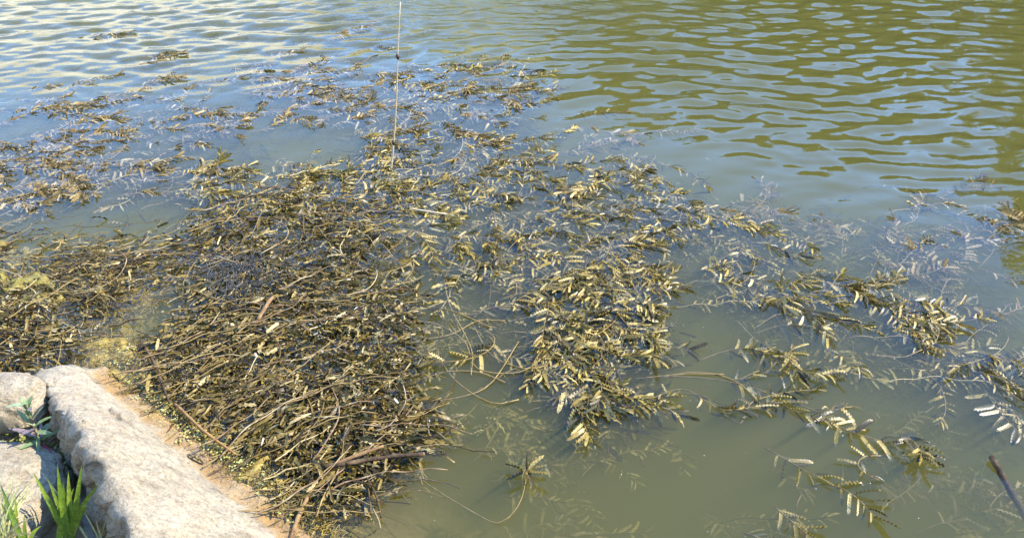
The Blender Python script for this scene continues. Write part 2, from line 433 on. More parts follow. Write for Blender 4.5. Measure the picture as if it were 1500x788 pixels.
def boulder(name, px, z, rx, ry, rz, rot, seed, label, flat=.55):
    bm = bmesh.new(); bmesh.ops.create_icosphere(bm, subdivisions=6, radius=1)
    for v in bm.verts:
        c = v.co; sgn = lambda a: math.copysign(abs(a) ** flat, a)
        q = Vector((sgn(c.x), sgn(c.y), sgn(c.z))); q = q / max(1, q.length ** .45)
        n = mnoise.fractal(c * 1.4 + Vector((seed, 0, 0)), .9, 2.1, 5); n2 = mnoise.fractal(c * 6 + Vector((0, seed, 0)), .8, 2, 4)
        q *= 1 + .10 * n + .018 * n2
        v.co = Vector((q.x * rx, q.y * ry, q.z * rz))
    me = bpy.data.meshes.new(name); bm.to_mesh(me); bm.free()
    me.polygons.foreach_set('use_smooth', [True] * len(me.polygons))
    o = link(name, me, M_rock, loc=at(*px, z)); o.rotation_euler = (0, 0, rot); return tag(o, label, 'rock')
boulder('boulder', (-16, 592), .10, .14, .075, .06, .1, 3.1, 'rounded cream boulder butting against the far end of the slab')
boulder('boulder', (-22, 748), .02, .165, .17, .085, -.3, 8.7, 'low flat-topped pale rock beside the grass tuft')

# ------------------------------------------------------------------ pondweed
def leaf_mesh(seed, n=15, wid=.074):
    r = random.Random(seed); V, F = [], []
    amp = r.uniform(.03, .062); k = math.pi * (n - 1); ph = r.uniform(0, 6.28); arch = r.choice((r.uniform(-.05, .12), r.uniform(.05, .22), r.uniform(.2, .5))); side = r.uniform(-.24, .24)
    fold = r.uniform(.0, .45); tw = r.uniform(-.7, .7)
    for i in range(n):
        t = i / (n - 1)
        wv = wid * (min(1, (t / .13 + .25)) if t < .1 else 1) * (1 if t < .76 else max(.10, math.sqrt(max(0, 1 - ((t - .76) / .25) ** 2)))) * r.uniform(.93, 1.07) * (1 + .10 * (-1) ** i)
        cz = .10 * math.sin(math.pi * t) * (arch + .1) - arch * t * t; cyy = side * t * t
        for s in (-1, 0, 1):
            y = s * wv; z = abs(s) * (fold * wv + amp * math.cos(k * t + (math.pi if s > 0 else 0)) * (1 if 0 < i < n - 1 else .2))
            a = tw * t; V.append((t, cyy + y * math.cos(a) - z * math.sin(a), cz + y * math.sin(a) + z * math.cos(a)))
    for i in range(n - 1):
        for s in (0, 1):
            a = i * 3 + s; F.append((a, a + 3, a + 4, a + 1))
    return V, F
LEAVES = []; LEAVES_D = []
for k in range(28):
    V_, F_ = leaf_mesh(100 + k); me = mesh_from('leaf', V_, F_); me.materials.append(M_leaf); LEAVES.append(me)
    me2 = me.copy(); me2.materials[0] = M_leafd; LEAVES_D.append(me2)
LOWLEAF = [(np.array(v), np.array(f)) for v, f in (leaf_mesh(300 + k, 8, .08) for k in range(10))]

def frame(tangent, roll, up=Vector((0, 0, 1))):
    x = tangent.normalized(); y = up.cross(x)
    if y.length < 1e-4: y = Vector((0, 1, 0))
    y.normalize(); z = x.cross(y)
    mt = Matrix((x, y, z)).transposed().to_4x4()
    return mt @ Matrix.Rotation(roll, 4, 'X')

class Mass:
    """leaves and stems joined into one mesh, for what is too dense or too small to pick apart"""
    def __init__(s): s.V = []; s.F = []; s.n = 0
    def leaf(s, M):
        v, f = random.choice(LOWLEAF); A = np.array(M); s.V.append(v @ A[:3, :3].T + A[:3, 3]); s.F.append(f + s.n); s.n += len(v)
    def tube(s, P, rad, sides=4):
        V, F = tube(P, rad, sides, cap=False); s.V.append(np.array(V)); s.F.append(np.array(F) + s.n); s.n += len(V)
    def mesh(s, name):
        V = np.concatenate(s.V); F = np.concatenate(s.F); me = bpy.data.meshes.new(name)
        me.vertices.add(len(V)); me.vertices.foreach_set('co', V.ravel())
        me.loops.add(F.size); me.loops.foreach_set('vertex_index', F.ravel().astype(np.int32))
        me.polygons.add(len(F)); me.polygons.foreach_set('loop_start', np.arange(0, F.size, 4))
        me.polygons.foreach_set('use_smooth', np.ones(len(F), bool)); me.update(calc_edges=True); return me

def wander(p, ang, L, wig, z0, z1, step=.02, zpow=1.0):
    P = []; x, y = p.x, p.y; n = max(3, int(L / step)); curv = random.gauss(0, wig)
    for i in range(n + 1):
        t = i / n; P.append(Vector((x, y, z0 + (z1 - z0) * t ** zpow + .004 * math.sin(9 * t + x * 31))))
        curv = curv * .9 + random.gauss(0, wig * .45); ang += curv * step
        x += math.cos(ang) * step; y += math.sin(ang) * step
    return P

def leaf_frames(P, a, b, spacing, llen, spread=(35, 68), lift=(-10, 22), fan=False, scale_tip=.55):
    """matrices of the leaves along path P between fractions a and b"""
    out = []; n = len(P) - 1; Ltot = sum((P[i + 1] - P[i]).length for i in range(n)); s = a * Ltot; side = random.choice((-1, 1))
    acc = 0; i = 0; base = random.uniform(*spread); lf = {q: random.uniform(*lift) for q in (-1, 1)}; rl = {q: random.gauss(0, .5) for q in (-1, 1)}
    while s < b * Ltot:
        while i < n - 1 and acc + (P[i + 1] - P[i]).length < s: acc += (P[i + 1] - P[i]).length; i += 1
        u = (s - acc) / max(1e-6, (P[i + 1] - P[i]).length); p = P[i].lerp(P[i + 1], u); tn = (P[i + 1] - P[i]).normalized()
        fr = s / Ltot; tip = max(0, (fr - .75) / .25)
        ang = R(base + random.gauss(0, 7)) * (1 - .62 * tip) * side
        d = Matrix.Rotation(ang, 3, 'Z') @ Vector((tn.x, tn.y, 0)).normalized()
        pit = R(lf[side] + random.gauss(0, 5)) + (R(8) if tip > .5 else 0)
        d = Vector((d.x * math.cos(pit), d.y * math.cos(pit), math.sin(pit)))
        l = llen * random.uniform(.55, 1.2) * (1 - (1 - scale_tip) * tip * random.random())
        if random.random() > .1: out.append((p, frame(d, rl[side] + random.gauss(0, .35)), l))
        side = -side; s += spacing * random.uniform(.55, 1.35) * (1 - .45 * tip)
    if fan:
        for k in range(fan):
            th = 2 * math.pi * k / fan + random.uniform(-.3, .3); pit = R(random.uniform(-5, 40))
            d = Vector((math.cos(th) * math.cos(pit), math.sin(th) * math.cos(pit), math.sin(pit)))
            out.append((P[-1], frame(d, random.gauss(0, .4)), llen * random.uniform(.6, 1)))
    return out

N_SPRIG = 0
def sprig(P, label, group, llen=.049, a=.30, spacing=.0122, silt=False, joined=False, branches=0, rad=.0019, lift=(-10, 15), fan=False, spread=(35, 68)):
    """one shoot of crinkly pondweed: stem and leaves"""
    global N_SPRIG; N_SPRIG += 1
    root = thing('pondweed_sprig', P[0], label, 'pondweed', group)
    o0 = P[0]; Vs, Fs = tube([p - o0 for p in P], [rad * (1 - .55 * k / len(P)) for k in range(len(P))], 5)
    fr = leaf_frames(P, a, 1.0, spacing, llen, spread, lift, fan)
    for k in range(branches):
        i = random.randint(int(len(P) * .3), int(len(P) * .75)); tn = P[i + 1] - P[i]
        ang = math.atan2(tn.y, tn.x) + random.choice((-1, 1)) * random.uniform(.4, .9)
        B = wander(P[i], ang, random.uniform(.10, .2), 4, P[i].z, P[-1].z)
        tube([p - o0 for p in B], rad * .7, 5, Vs, Fs); fr += leaf_frames(B, .25, 1, spacing, llen * .9, spread, lift)
    link('stem', mesh_from('stem', Vs, Fs), M_stem, root)
    if joined:
        ms = Mass()
        for p, mt, l in fr: ms.leaf(Matrix.Translation(p - o0) @ mt @ Matrix.Scale(l, 4))
        tag(link('leaves', ms.mesh('leaves'), M_massg if silt else M_mass, root), kind='stuff')
    else:
        bank = LEAVES_D if silt else LEAVES
        for p, mt, l in fr:
            o = bpy.data.objects.new('leaf', random.choice(bank)); C.objects.link(o); o.parent = root
            o.matrix_local = Matrix.Translation(p - o0) @ mt @ Matrix.Diagonal((l, l * random.uniform(.85, 1.25), l, 1))
    return root

def patch(poly, n, label, group, ang=(-20, 35), L=(.22, .42), z0=(-.06, -.01), z1=(-.003, .015), **kw):
    for k in range(n):
        x, y = clumped(poly, not kw.get('joined')); a = R(random.gauss(*ang)); l = random.uniform(*L); p = at(x, y)
        p = p - Vector((math.cos(a), math.sin(a), 0)) * l * .7
        P = wander(p, a, l, 3.2, random.uniform(*z0), random.uniform(*z1), zpow=.6)
        kk = dict(kw); ll = kk.pop('llen', .049) * random.uniform(.85, 1.15); br = kk.pop('branches', 0)
        fk = random.random() < .42; sz = (l - L[0]) / (L[1] - L[0])
        lb = ('long ' if sz > .66 else 'short ' if sz < .33 else '') + ('forked ' if fk else '') + label
        sprig(P, lb, group, llen=ll, branches=1 if fk else 0, **kk)

# thick central drift of leafy shoots
patch([(640, 225), (770, 220), (880, 255), (900, 300), (760, 330), (650, 330), (610, 290)], 24,
      'golden brown crinkled pondweed shoot at the back of the thick central drift', 'shoots at the back of the central drift', L=(.25, .45))
patch([(860, 265), (1030, 250), (1050, 310), (1040, 350), (930, 340), (850, 310)], 17,
      'tan pondweed shoot in the drift arm pointing to the rippled water', 'shoots in the arm of the central drift')
patch([(640, 335), (760, 330), (900, 335), (985, 390), (960, 430), (850, 440), (740, 420), (660, 400)], 34,
      'golden pondweed shoot with comb-like leaves in the middle of the central drift', 'shoots in the middle of the central drift')
patch([(700, 430), (900, 430), (950, 470), (960, 560), (930, 600), (880, 595), (810, 540), (730, 490)], 28,
      'golden pondweed shoot at the murky front edge of the central drift', 'shoots at the front edge of the central drift', ang=(-35, 35), llen=.058)
# open shoots towards the bare stick
DL = 'olive pondweed shoot trailing into clear water toward the bare submerged stick'; DG = 'trailing shoots toward the bare stick'
def pxpath(pts, z0, z1): 
    n = len(pts) - 1
    P = [at(x, y, z0 + (z1 - z0) * min(1, (i / n) * 1.6)) for i, (x, y) in enumerate(pts)]
    return catmull(P, .02)
D = [([(1040, 400), (1090, 408), (1140, 412), (1195, 418)], 1), ([(1060, 375), (1120, 420), (1180, 452), (1240, 470)], 1),
     ([(1050, 440), (1090, 430), (1130, 440), (1160, 455)], 0), ([(1100, 490), (1150, 476), (1205, 480)], 0),
     ([(1020, 530), (1060, 515), (1100, 510), (1140, 525)], 1), ([(1075, 560), (1130, 545), (1180, 545), (1230, 552)], 1),
     ([(1170, 490), (1205, 510), (1235, 522), (1270, 545)], 0), ([(1080, 470), (1110, 500), (1150, 520), (1175, 560)], 0),
     ([(960, 550), (1040, 555), (1110, 570), (1160, 600), (1220, 620)], 1), ([(1130, 580), (1190, 600), (1240, 630), (1310, 650)], 1),
     ([(1040, 345), (1090, 352), (1140, 365), (1185, 378)], 0), ([(1020, 330), (1080, 325), (1130, 330)], 0),
     ([(1000, 400), (1030, 395), (1065, 385)], 0), ([(1010, 425), (1045, 415), (1080, 412)], 0),
     ([(1050, 600), (1085, 620), (1100, 590), (1150, 575), (1200, 570)], 0), ([(940, 590), (1000, 570), (1060, 600), (1130, 590)], 0)]
for pts, br in D: sprig(pxpath(pts, -.035, .006), ('forked ' if br else '') + ('long ' if pts[-1][0] - pts[0][0] > 140 else 'short ' if pts[-1][0] - pts[0][0] < 80 else '') + DL, DG, llen=random.uniform(.052, .066), a=.42, spacing=.015, branches=br)
sprig(pxpath([(1120, 655), (1150, 672), (1180, 690), (1205, 700)], -.03, .006), 'pondweed shoot above the arching stem, its leaves in two rows', 'pondweed above the arch', a=.2, llen=.055)
sprig(pxpath([(1165, 745), (1175, 722), (1200, 708), (1235, 716), (1262, 735), (1282, 758)], -.05, .006), 'pondweed shoot on a hooped pinkish stem arching through the surface', None, a=.55, llen=.06)
sprig(pxpath([(1135, 742), (1155, 760), (1180, 780), (1200, 805)], -.02, .008), 'dark pondweed shoot beside the hooped stem, dense overlapping leaves', None, a=.1, llen=.058, spacing=.012)
sprig(pxpath([(1090, 780), (1120, 790), (1150, 800)], -.02, .006), 'short pondweed tip cut off by the lower picture edge near the hooped stem', None, a=.1, llen=.05)
sprig(pxpath([(1300, 668), (1268, 668), (1256, 680), (1270, 695), (1288, 703)], -.01, .008), 'pondweed stem bent back in a small loop with few leaves', None, a=.35, llen=.045, spacing=.022)
sprig(pxpath([(1310, 640), (1330, 640), (1345, 655), (1350, 668)], -.03, .012), 'bushy golden pondweed tuft fanning out over its own shadow', None, a=.1, llen=.06, fan=9, lift=(0, 35), spacing=.012)
# lone rosette on a curved stem by the mat
sprig(pxpath([(600, 690), (640, 718), (690, 748), (730, 766), (758, 742), (768, 715), (772, 690)], -.04, .014),
      'lone pondweed rosette on a long curved stem beside the tangled mat', None, a=.9, llen=.060, fan=13, spacing=.02, lift=(0, 40))
# shoots along the clear right-hand water
patch([(1300, 440), (1390, 455), (1430, 500), (1420, 530), (1330, 500)], 7, 'purplish tan pondweed shoot half sunk in blue grey water below the ripples', 'half sunk shoots below the ripples', ang=(-30, 25), llen=.055)
patch([(1410, 500), (1500, 520), (1500, 640), (1440, 590)], 6, 'pale pondweed shoot in the sparse drift just beyond the bare stick', 'sparse shoots beyond the bare stick', ang=(-35, 40), llen=.055)
patch([(1200, 380), (1290, 395), (1300, 430), (1230, 430)], 5, 'silvery crisp pondweed shoot lying alone on open blue water', 'shoots alone on blue water', ang=(0, 40), llen=.055)
patch([(1330, 270), (1500, 280), (1500, 480), (1380, 420), (1290, 330)], 13, 'pale sunken pondweed shoot under the sky reflection next to the tree reflection', 'sunken shoots by the tree reflection', ang=(0, 45), z0=(-.07, -.03), z1=(-.03, .004), silt=True, llen=.055)
patch([(1060, 285), (1180, 300), (1320, 350), (1280, 400), (1130, 370)], 11, 'faint pondweed shoot just under the surface off the drift', 'faint shoots off the drift', ang=(-10, 40), z0=(-.07, -.04), z1=(-.035, 0), silt=True, llen=.055)
# sunken ghosts
patch([(660, 570), (860, 600), (820, 680), (720, 670), (640, 640)], 6, 'blurred pondweed shoot deep in the murk near the lone rosette', 'sunken shoots near the rosette', z0=(-.2, -.14), z1=(-.13, -.07), silt=True, L=(.15, .3))
patch([(820, 720), (1070, 680), (1060, 788), (850, 788)], 5, 'blurred pondweed shoot deep in the murk in front of the central drift', 'sunken shoots before the drift', z0=(-.2, -.15), z1=(-.14, -.08), silt=True, L=(.15, .25))
patch([(1280, 540), (1480, 620), (1480, 790), (1320, 780), (1250, 600)], 9, 'blurred pondweed shoot deep in the murk around the bare stick', 'sunken shoots around the bare stick', z0=(-.2, -.13), z1=(-.13, -.06), silt=True, L=(.15, .28))
# farther drifts: leaves too small to pick apart
FAR = dict(joined=True, llen=.050, branches=1, spacing=.010, lift=(-6, 10))
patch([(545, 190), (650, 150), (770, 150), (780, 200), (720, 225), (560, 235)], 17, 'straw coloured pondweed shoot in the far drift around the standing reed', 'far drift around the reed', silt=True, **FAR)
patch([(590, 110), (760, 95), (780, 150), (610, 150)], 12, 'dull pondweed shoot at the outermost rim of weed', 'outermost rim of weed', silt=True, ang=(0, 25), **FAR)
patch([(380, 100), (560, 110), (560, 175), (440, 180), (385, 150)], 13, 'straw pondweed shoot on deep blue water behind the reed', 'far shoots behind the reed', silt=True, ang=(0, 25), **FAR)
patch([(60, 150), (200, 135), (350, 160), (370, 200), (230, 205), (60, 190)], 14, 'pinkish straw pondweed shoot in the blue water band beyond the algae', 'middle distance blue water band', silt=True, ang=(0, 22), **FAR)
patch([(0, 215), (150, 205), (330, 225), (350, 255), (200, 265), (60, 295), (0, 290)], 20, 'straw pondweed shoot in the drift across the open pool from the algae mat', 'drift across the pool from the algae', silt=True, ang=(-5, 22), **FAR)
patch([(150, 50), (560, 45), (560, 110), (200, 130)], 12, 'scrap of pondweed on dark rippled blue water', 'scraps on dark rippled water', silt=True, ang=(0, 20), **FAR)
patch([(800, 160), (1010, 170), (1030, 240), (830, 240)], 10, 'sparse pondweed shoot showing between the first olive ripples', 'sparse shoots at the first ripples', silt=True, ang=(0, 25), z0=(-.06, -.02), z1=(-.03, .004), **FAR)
patch([(270, 255), (460, 235), (570, 260), (560, 300), (400, 290), (300, 300)], 18, 'olive brown pondweed shoot fringing the far side of the tangled mat', 'fringe beyond the tangled mat', ang=(10, 25), llen=.058)
print('sprigs', N_SPRIG, 'objects', len(bpy.data.objects))

M_bed = leaf_material('darkening_weed', False, [(0, (.006, .006, .005)), (.6, (.014, .013, .009)), (1, (.03, .026, .015))], .6, .0, False, .03)  # near-black leaves: shade of the water below is put into their colour
# ------------------------------------------------------------------ tangled mats (uncountable)
HOLES = [[(205, 430), (260, 415), (280, 450), (250, 490), (180, 500), (130, 490)], [(590, 330), (640, 335), (650, 400), (600, 390)]]
def tangle(name, poly, nstem, nleaf, label, ang, zlo=-.05, zhi=.016, ml=None, smat=None, lscale=1.0):
    ms = Mass(); ml_ = Mass()
    def ok(x, y): return not any(in_poly(x, y, h) for h in HOLES) and mnoise.fractal(Vector((x * .016, y * .024, 1.7)), .8, 2, 3) > -.42 + .25 * random.random()
    def jit(x, y): q = 34 if random.random() < .3 else 14; return x + random.gauss(0, q), y + random.gauss(0, q * .6)
    k = 0
    while k < nstem:
        x, y = rand_in(poly)
        if not ok(x, y): continue
        k += 1; p = at(*jit(x, y)); h = random.random() ** .8; z = zlo + (zhi - zlo) * h
        a = R(random.gauss(*ang)) + .5 * math.sin(p.x * 5 + p.y * 3); L = random.uniform(.08, .34)
        P = wander(p - Vector((math.cos(a), math.sin(a), 0)) * L / 2, a, L, 4, z + random.gauss(0, .008), z + random.gauss(0, .008), .028)
        ms.tube(P, random.choice((.0009, .0011, .0014, .0018, .0024)), 4)
    k = 0
    while k < nleaf:
        x, y = rand_in(poly)
        if not ok(x, y): continue
        k += 1; p = at(*jit(x, y)); p.z = zlo + (zhi - zlo) * random.random() ** .7
        a = R(random.gauss(ang[0], ang[1] * 1.7)) + .5 * math.sin(p.x * 5 + p.y * 3); pit = random.gauss(0, .25 if lscale < 1.2 else .08)
        d = Vector((math.cos(a) * math.cos(pit), math.sin(a) * math.cos(pit), math.sin(pit)))
        l = random.uniform(.022, .058) * lscale; ml_.leaf(Matrix.Translation(p) @ frame(d, random.gauss(0, .8 if lscale < 1.2 else .3)) @ Matrix.Diagonal((l, l * random.uniform(.7, 1.2), l * (random.uniform(.8, 1.6) if lscale < 1.2 else .3), 1)))
    r = thing(name, at(*poly[0]), label, 'pondweed mat'); r['kind'] = 'stuff'; o0 = r.location
    for nm, q, mt in (('stems', ms, smat or M_mass2), ('leaves', ml_, ml or M_mass)):
        me = q.mesh(nm); me.transform(Matrix.Translation(-o0)); tag(link(nm, me, mt, r), kind='stuff')
    return r
M_mass2 = leaf_material('tangled_stem', False, [(0, (.022, .014, .005)), (.3, (.08, .05, .016)), (.6, (.17, .115, .035)), (.85, (.25, .18, .06)), (1, (.38, .31, .16))], .45, .0, False, .22)
MAT = [(205, 350), (300, 305), (420, 275), (560, 290), (590, 380), (603, 480), (590, 560), (635, 625), (570, 680), (515, 735), (470, 762), (430, 715), (375, 665), (320, 632), (255, 592), (228, 550), (205, 490), (240, 440), (205, 400)]
tangle('tangled_pondweed', MAT, 1150, 10500, 'dense brown mat of tangled pondweed stems floating beside the stone slab', (12, 32))
LMAT = [(-40, 350), (60, 350), (190, 362), (215, 390), (180, 430), (120, 480), (70, 530), (-40, 560)]
tangle('tangled_pondweed', LMAT, 600, 2400, 'smaller tangled pondweed mat beyond the cream boulder, patched with yellow algae', (15, 28), zhi=.016)
CM = [(640, 235), (780, 225), (1020, 255), (1040, 320), (960, 420), (950, 520), (945, 590), (880, 590), (800, 530), (720, 470), (660, 390), (620, 320)]
tangle('sunken_pondweed', CM, 300, 2600, 'shadowy understorey of pondweed beneath the central drift', (-20, 40), -.14, -.02, ml=M_mass)
tangle('sunken_pondweed', CM, 50, 4500, 'near-black weed layer added to deepen the shade under the central drift', (-20, 40), -.2, -.03, ml=M_bed, smat=M_bed, lscale=1.5)  # added leaf layer, coloured as shade in the gaps between shoots

tangle('sunken_pondweed', [(1000, 300), (1180, 290), (1500, 300), (1500, 600), (1400, 560), (1280, 500), (1080, 430)], 40, 4200, 'near-black sunken weed added to darken the blue grey water below the ripples', (-10, 50), -.22, -.06, ml=M_bed, smat=M_bed, lscale=1.7)  # added to darken the water here, standing in for uneven murk
FM = [(-60, -20), (560, -20), (600, 70), (700, 110), (780, 160), (760, 220), (640, 230), (540, 190), (450, 180), (380, 165), (370, 205), (330, 250), (180, 270), (-40, 300)]
tangle('sunken_pondweed', FM, 150, 21000, 'near-black bed of sunken pondweed added to darken the blue water around the far drifts', (0, 40), -.15, -.036, ml=M_bed, smat=M_bed, lscale=1.7)  # added to keep the water dark beneath the blue sky reflection

def mass_sprigs(name, poly, n, label, ang, z0, z1, ml, llen=.047, L=(.2, .4), spacing=.0115):
    ms = Mass(); ml_ = Mass()
    for k in range(n):
        x, y = clumped(poly, ml is not M_massg); a = R(random.gauss(*ang)); l = random.uniform(*L); q = 2 if ml is M_massg else 1
        p = at(x + q * random.gauss(0, 12), y + q * random.gauss(0, 6)) - Vector((math.cos(a), math.sin(a), 0)) * l * .6
        zz = random.uniform(*z1); P = wander(p, a, l, 3.5, random.uniform(*z0), zz, zpow=.6); ms.tube(P, .0018, 4)
        for p_, mt, l_ in leaf_frames(P, .25, 1, spacing, llen * random.uniform(.8, 1.2), lift=(-8, 18)): ml_.leaf(Matrix.Translation(p_) @ mt @ Matrix.Scale(l_, 4))
    r = thing(name, at(*poly[0]), label, 'pondweed'); r['kind'] = 'stuff'; o0 = r.location
    for nm, q, mt in (('stems', ms, M_mass2), ('leaves', ml_, ml)):
        me = q.mesh(nm); me.transform(Matrix.Translation(-o0)); tag(link(nm, me, mt, r), kind='stuff')
M_gold = leaf_material('pondweed_filler', False, GOLD, spec=.15); M_ghost = leaf_material('pondweed_sunken', False, [(0, (.13, .10, .022)), (.5, (.24, .185, .045)), (1, (.36, .29, .10))], .6, .2, False, .03)
mass_sprigs('pondweed_tangle', CM, 120, 'continuous net of lesser shoots woven through the central drift', (-20, 40), (-.05, -.01), (-.012, .010), M_gold)
mass_sprigs('pondweed_tangle', [(540, 200), (600, 140), (700, 95), (790, 150), (800, 220), (640, 240), (600, 330), (560, 290)], 90, 'lesser shoots woven through the far drift around the reed', (-5, 35), (-.05, -.01), (-.012, .008), M_gold)
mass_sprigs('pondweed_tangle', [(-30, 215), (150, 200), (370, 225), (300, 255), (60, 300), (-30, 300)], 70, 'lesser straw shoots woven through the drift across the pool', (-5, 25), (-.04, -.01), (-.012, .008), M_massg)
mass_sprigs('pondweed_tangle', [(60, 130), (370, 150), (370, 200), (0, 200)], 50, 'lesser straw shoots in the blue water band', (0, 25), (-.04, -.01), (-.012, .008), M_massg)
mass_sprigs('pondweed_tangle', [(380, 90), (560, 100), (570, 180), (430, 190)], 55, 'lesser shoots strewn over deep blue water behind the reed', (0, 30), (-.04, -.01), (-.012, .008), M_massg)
mass_sprigs('pondweed_tangle', [(270, 260), (460, 235), (620, 260), (640, 330), (560, 300), (300, 310)], 60, 'lesser shoots between the tangled mat and the far drift', (5, 30), (-.04, -.01), (-.008, .010), M_gold)
mass_sprigs('sunken_shoots', [(640, 580), (900, 600), (1100, 600), (1500, 540), (1500, 800), (640, 800)], 34, 'blurred olive shoots sunk below the murky open water', (-20, 60), (-.22, -.15), (-.15, -.08), M_ghost, L=(.12, .28))
mass_sprigs('sunken_shoots', [(1030, 290), (1500, 300), (1500, 540), (1250, 520), (1060, 420)], 70, 'faint shoots sunk around the half sunk drift below the ripples', (-10, 50), (-.12, -.06), (-.07, -.02), M_ghost, L=(.12, .3))
mass_sprigs('sunken_shoots', [(590, 440), (700, 470), (960, 600), (820, 620), (620, 620)], 36, 'sunken shoots between the mat and the central drift', (-30, 60), (-.12, -.06), (-.08, -.03), M_ghost, L=(.12, .3))

mass_sprigs('pondweed_tangle', [(590, 130), (640, 90), (770, 85), (800, 130), (700, 160)], 45, 'lesser shoots at the outermost rim of weed in open water', (0, 30), (-.04, -.01), (-.015, .004), M_gold)
mass_sprigs('pondweed_tangle', [(1000, 300), (1100, 310), (1260, 390), (1240, 480), (1100, 450), (1010, 380)], 24, 'lesser shoots linking the central drift to the trailing shoots', (-20, 40), (-.05, -.01), (-.015, .008), M_gold)
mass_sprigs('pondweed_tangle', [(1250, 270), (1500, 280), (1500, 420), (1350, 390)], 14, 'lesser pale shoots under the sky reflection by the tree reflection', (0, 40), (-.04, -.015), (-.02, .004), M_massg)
mass_sprigs('pondweed_tangle', [(1290, 430), (1400, 450), (1500, 520), (1500, 600), (1400, 540)], 7, 'lesser shoots in the half sunk drift beyond the bare stick', (-30, 40), (-.05, -.015), (-.02, .006), M_gold)

# loose stems lying over the mat
for k in range(48):
    x, y = rand_in(MAT)
    if any(in_poly(x, y, h) for h in HOLES): continue
    p = at(x, y); a = R(random.gauss(14, 24)) + .5 * math.sin(p.x * 5 + p.y * 3); L = random.uniform(.18, .45)
    P = wander(p - Vector((math.cos(a), math.sin(a), 0)) * L / 2, a, L, 3, .014 + random.uniform(0, .016), .012 + random.uniform(0, .018), .02)
    V_, F_ = tube([q - P[0] for q in P], [random.choice((.0014, .0018, .0024)) * (1 - .4 * i / len(P)) for i in range(len(P))], 6)
    zone = 'near the pale slab' if x - .95 * (y - 560) < 300 and y > 480 else 'near the dark rootlet clump' if math.hypot(x - 345, y - 405) < 90 else 'at the open water edge' if x > 520 else 'toward the far fringe' if y < 400 else 'in the middle'
    tag(link('loose_stem', mesh_from('loose_stem', V_, F_), M_stemr if k % 3 else M_stem, loc=P[0]), ('long ' if L > .34 else 'short ' if L < .25 else '') + ('reddish brown' if k % 3 else 'tan') + ' limp stem lying on the tangled mat ' + zone, 'stem', 'loose stems on the mat')
# bare trailing stems between mat and drift
TR = [[(600, 470), (640, 475), (680, 500), (700, 540), (760, 545), (800, 520)], [(600, 445), (660, 455), (720, 480)], [(620, 590), (680, 580), (720, 560), (760, 500)],
      [(640, 520), (670, 560), (720, 590), (760, 585)], [(650, 410), (660, 450), (690, 510), (690, 550)], [(600, 500), (660, 490), (700, 470), (740, 470)],
      [(690, 470), (720, 520), (770, 540), (800, 535)], [(610, 560), (650, 545), (700, 545), (740, 560)], [(960, 555), (1020, 545), (1080, 560), (1130, 610)], [(930, 555), (1000, 548), (1060, 548)]]
for pts in TR:
    P = pxpath(pts, -.012, .004); V_, F_ = tube([q - P[0] for q in P], [.0017] * len(P), 6)
    tag(link('trailing_stem', mesh_from('trailing_stem', V_, F_), M_stem, loc=P[0]), 'bare tan pondweed stem winding over open water between mat and drift', 'stem', 'bare trailing stems')

# ------------------------------------------------------------------ sticks, reed, rootlets
def stick(name, pts, rads, mat, label, endmat=None, sides=9):
    P = catmull(pts, .012); n = len(P); o0 = P[0]
    rr = [np.interp(i / (n - 1), np.linspace(0, 1, len(rads)), rads) * (1 + .3 * mnoise.noise(P[i] * 60)) for i in range(n)]
    V_, F_ = tube([p - o0 + Vector((0, 0, .0015 * mnoise.noise(p * 40))) for p in P], rr, sides)
    o = link(name, mesh_from(name, V_, F_), mat, loc=o0)
    if endmat:
        d = (P[-1] - P[-2]).normalized(); V_, F_ = tube([P[-1] - o0 - d * .001, P[-1] - o0 + d * .003], [rr[-1] * .82, rr[-1] * .8], sides)
        link('cut_end', mesh_from('cut_end', V_, F_), endmat, o)
    return tag(o, label, 'stick')
stick('stick', [at(440, 692, .0), at(500, 680, .02), at(560, 670, .02), at(620, 665, .02)], [.005, .0055, .005, .005], M_bark, 'dark wet stick with a cut end jutting out of the mat', M_wood)
stick('stick', [at(470, 688, .01), at(520, 668, .025), at(562, 653, .03)], [.0055, .005, .0035], M_wood, 'peeled pale brown stick lying over the dark stick')
stick('stick', [at(425, 790, .0), at(440, 750, .008), at(462, 705, .01)], [.005, .005, .004], M_wood, 'brown stick leaning out of the golden algae by the slab end')
stick('stick', [at(1452, 668, .012), at(1475, 710, -.01), at(1510, 770, -.06)], [.0065, .0075, .0075], M_bark, 'bare dark stick slanting down into the murky water', M_node)
stick('stick', [at(255, 590, .01), at(300, 632, .02), at(345, 665, .012)], [.004, .0035, .003], plain_material('orange_reed', (.17, .08, .02), (.32, .18, .05), 40, .5), 'orange brown reed fragment at the mat edge near the slab')
stick('stick', [at(205, 500, .0), at(225, 530, .015), at(248, 590, .02)], [.0045, .004, .003], M_bark, 'mottled dark branch along the near end of the mat')
stick('stick', [at(378, 468, .012), at(392, 445, .03), at(400, 435, .03)], [.006, .006, .005], M_wood, 'short tan bark piece poking up from the mat')
stick('stick', [at(600, 306, .006), at(640, 312, .01), at(675, 318, .004)], [.003, .004, .002], M_reed, 'thin bleached twig lying at the foot of the central drift')
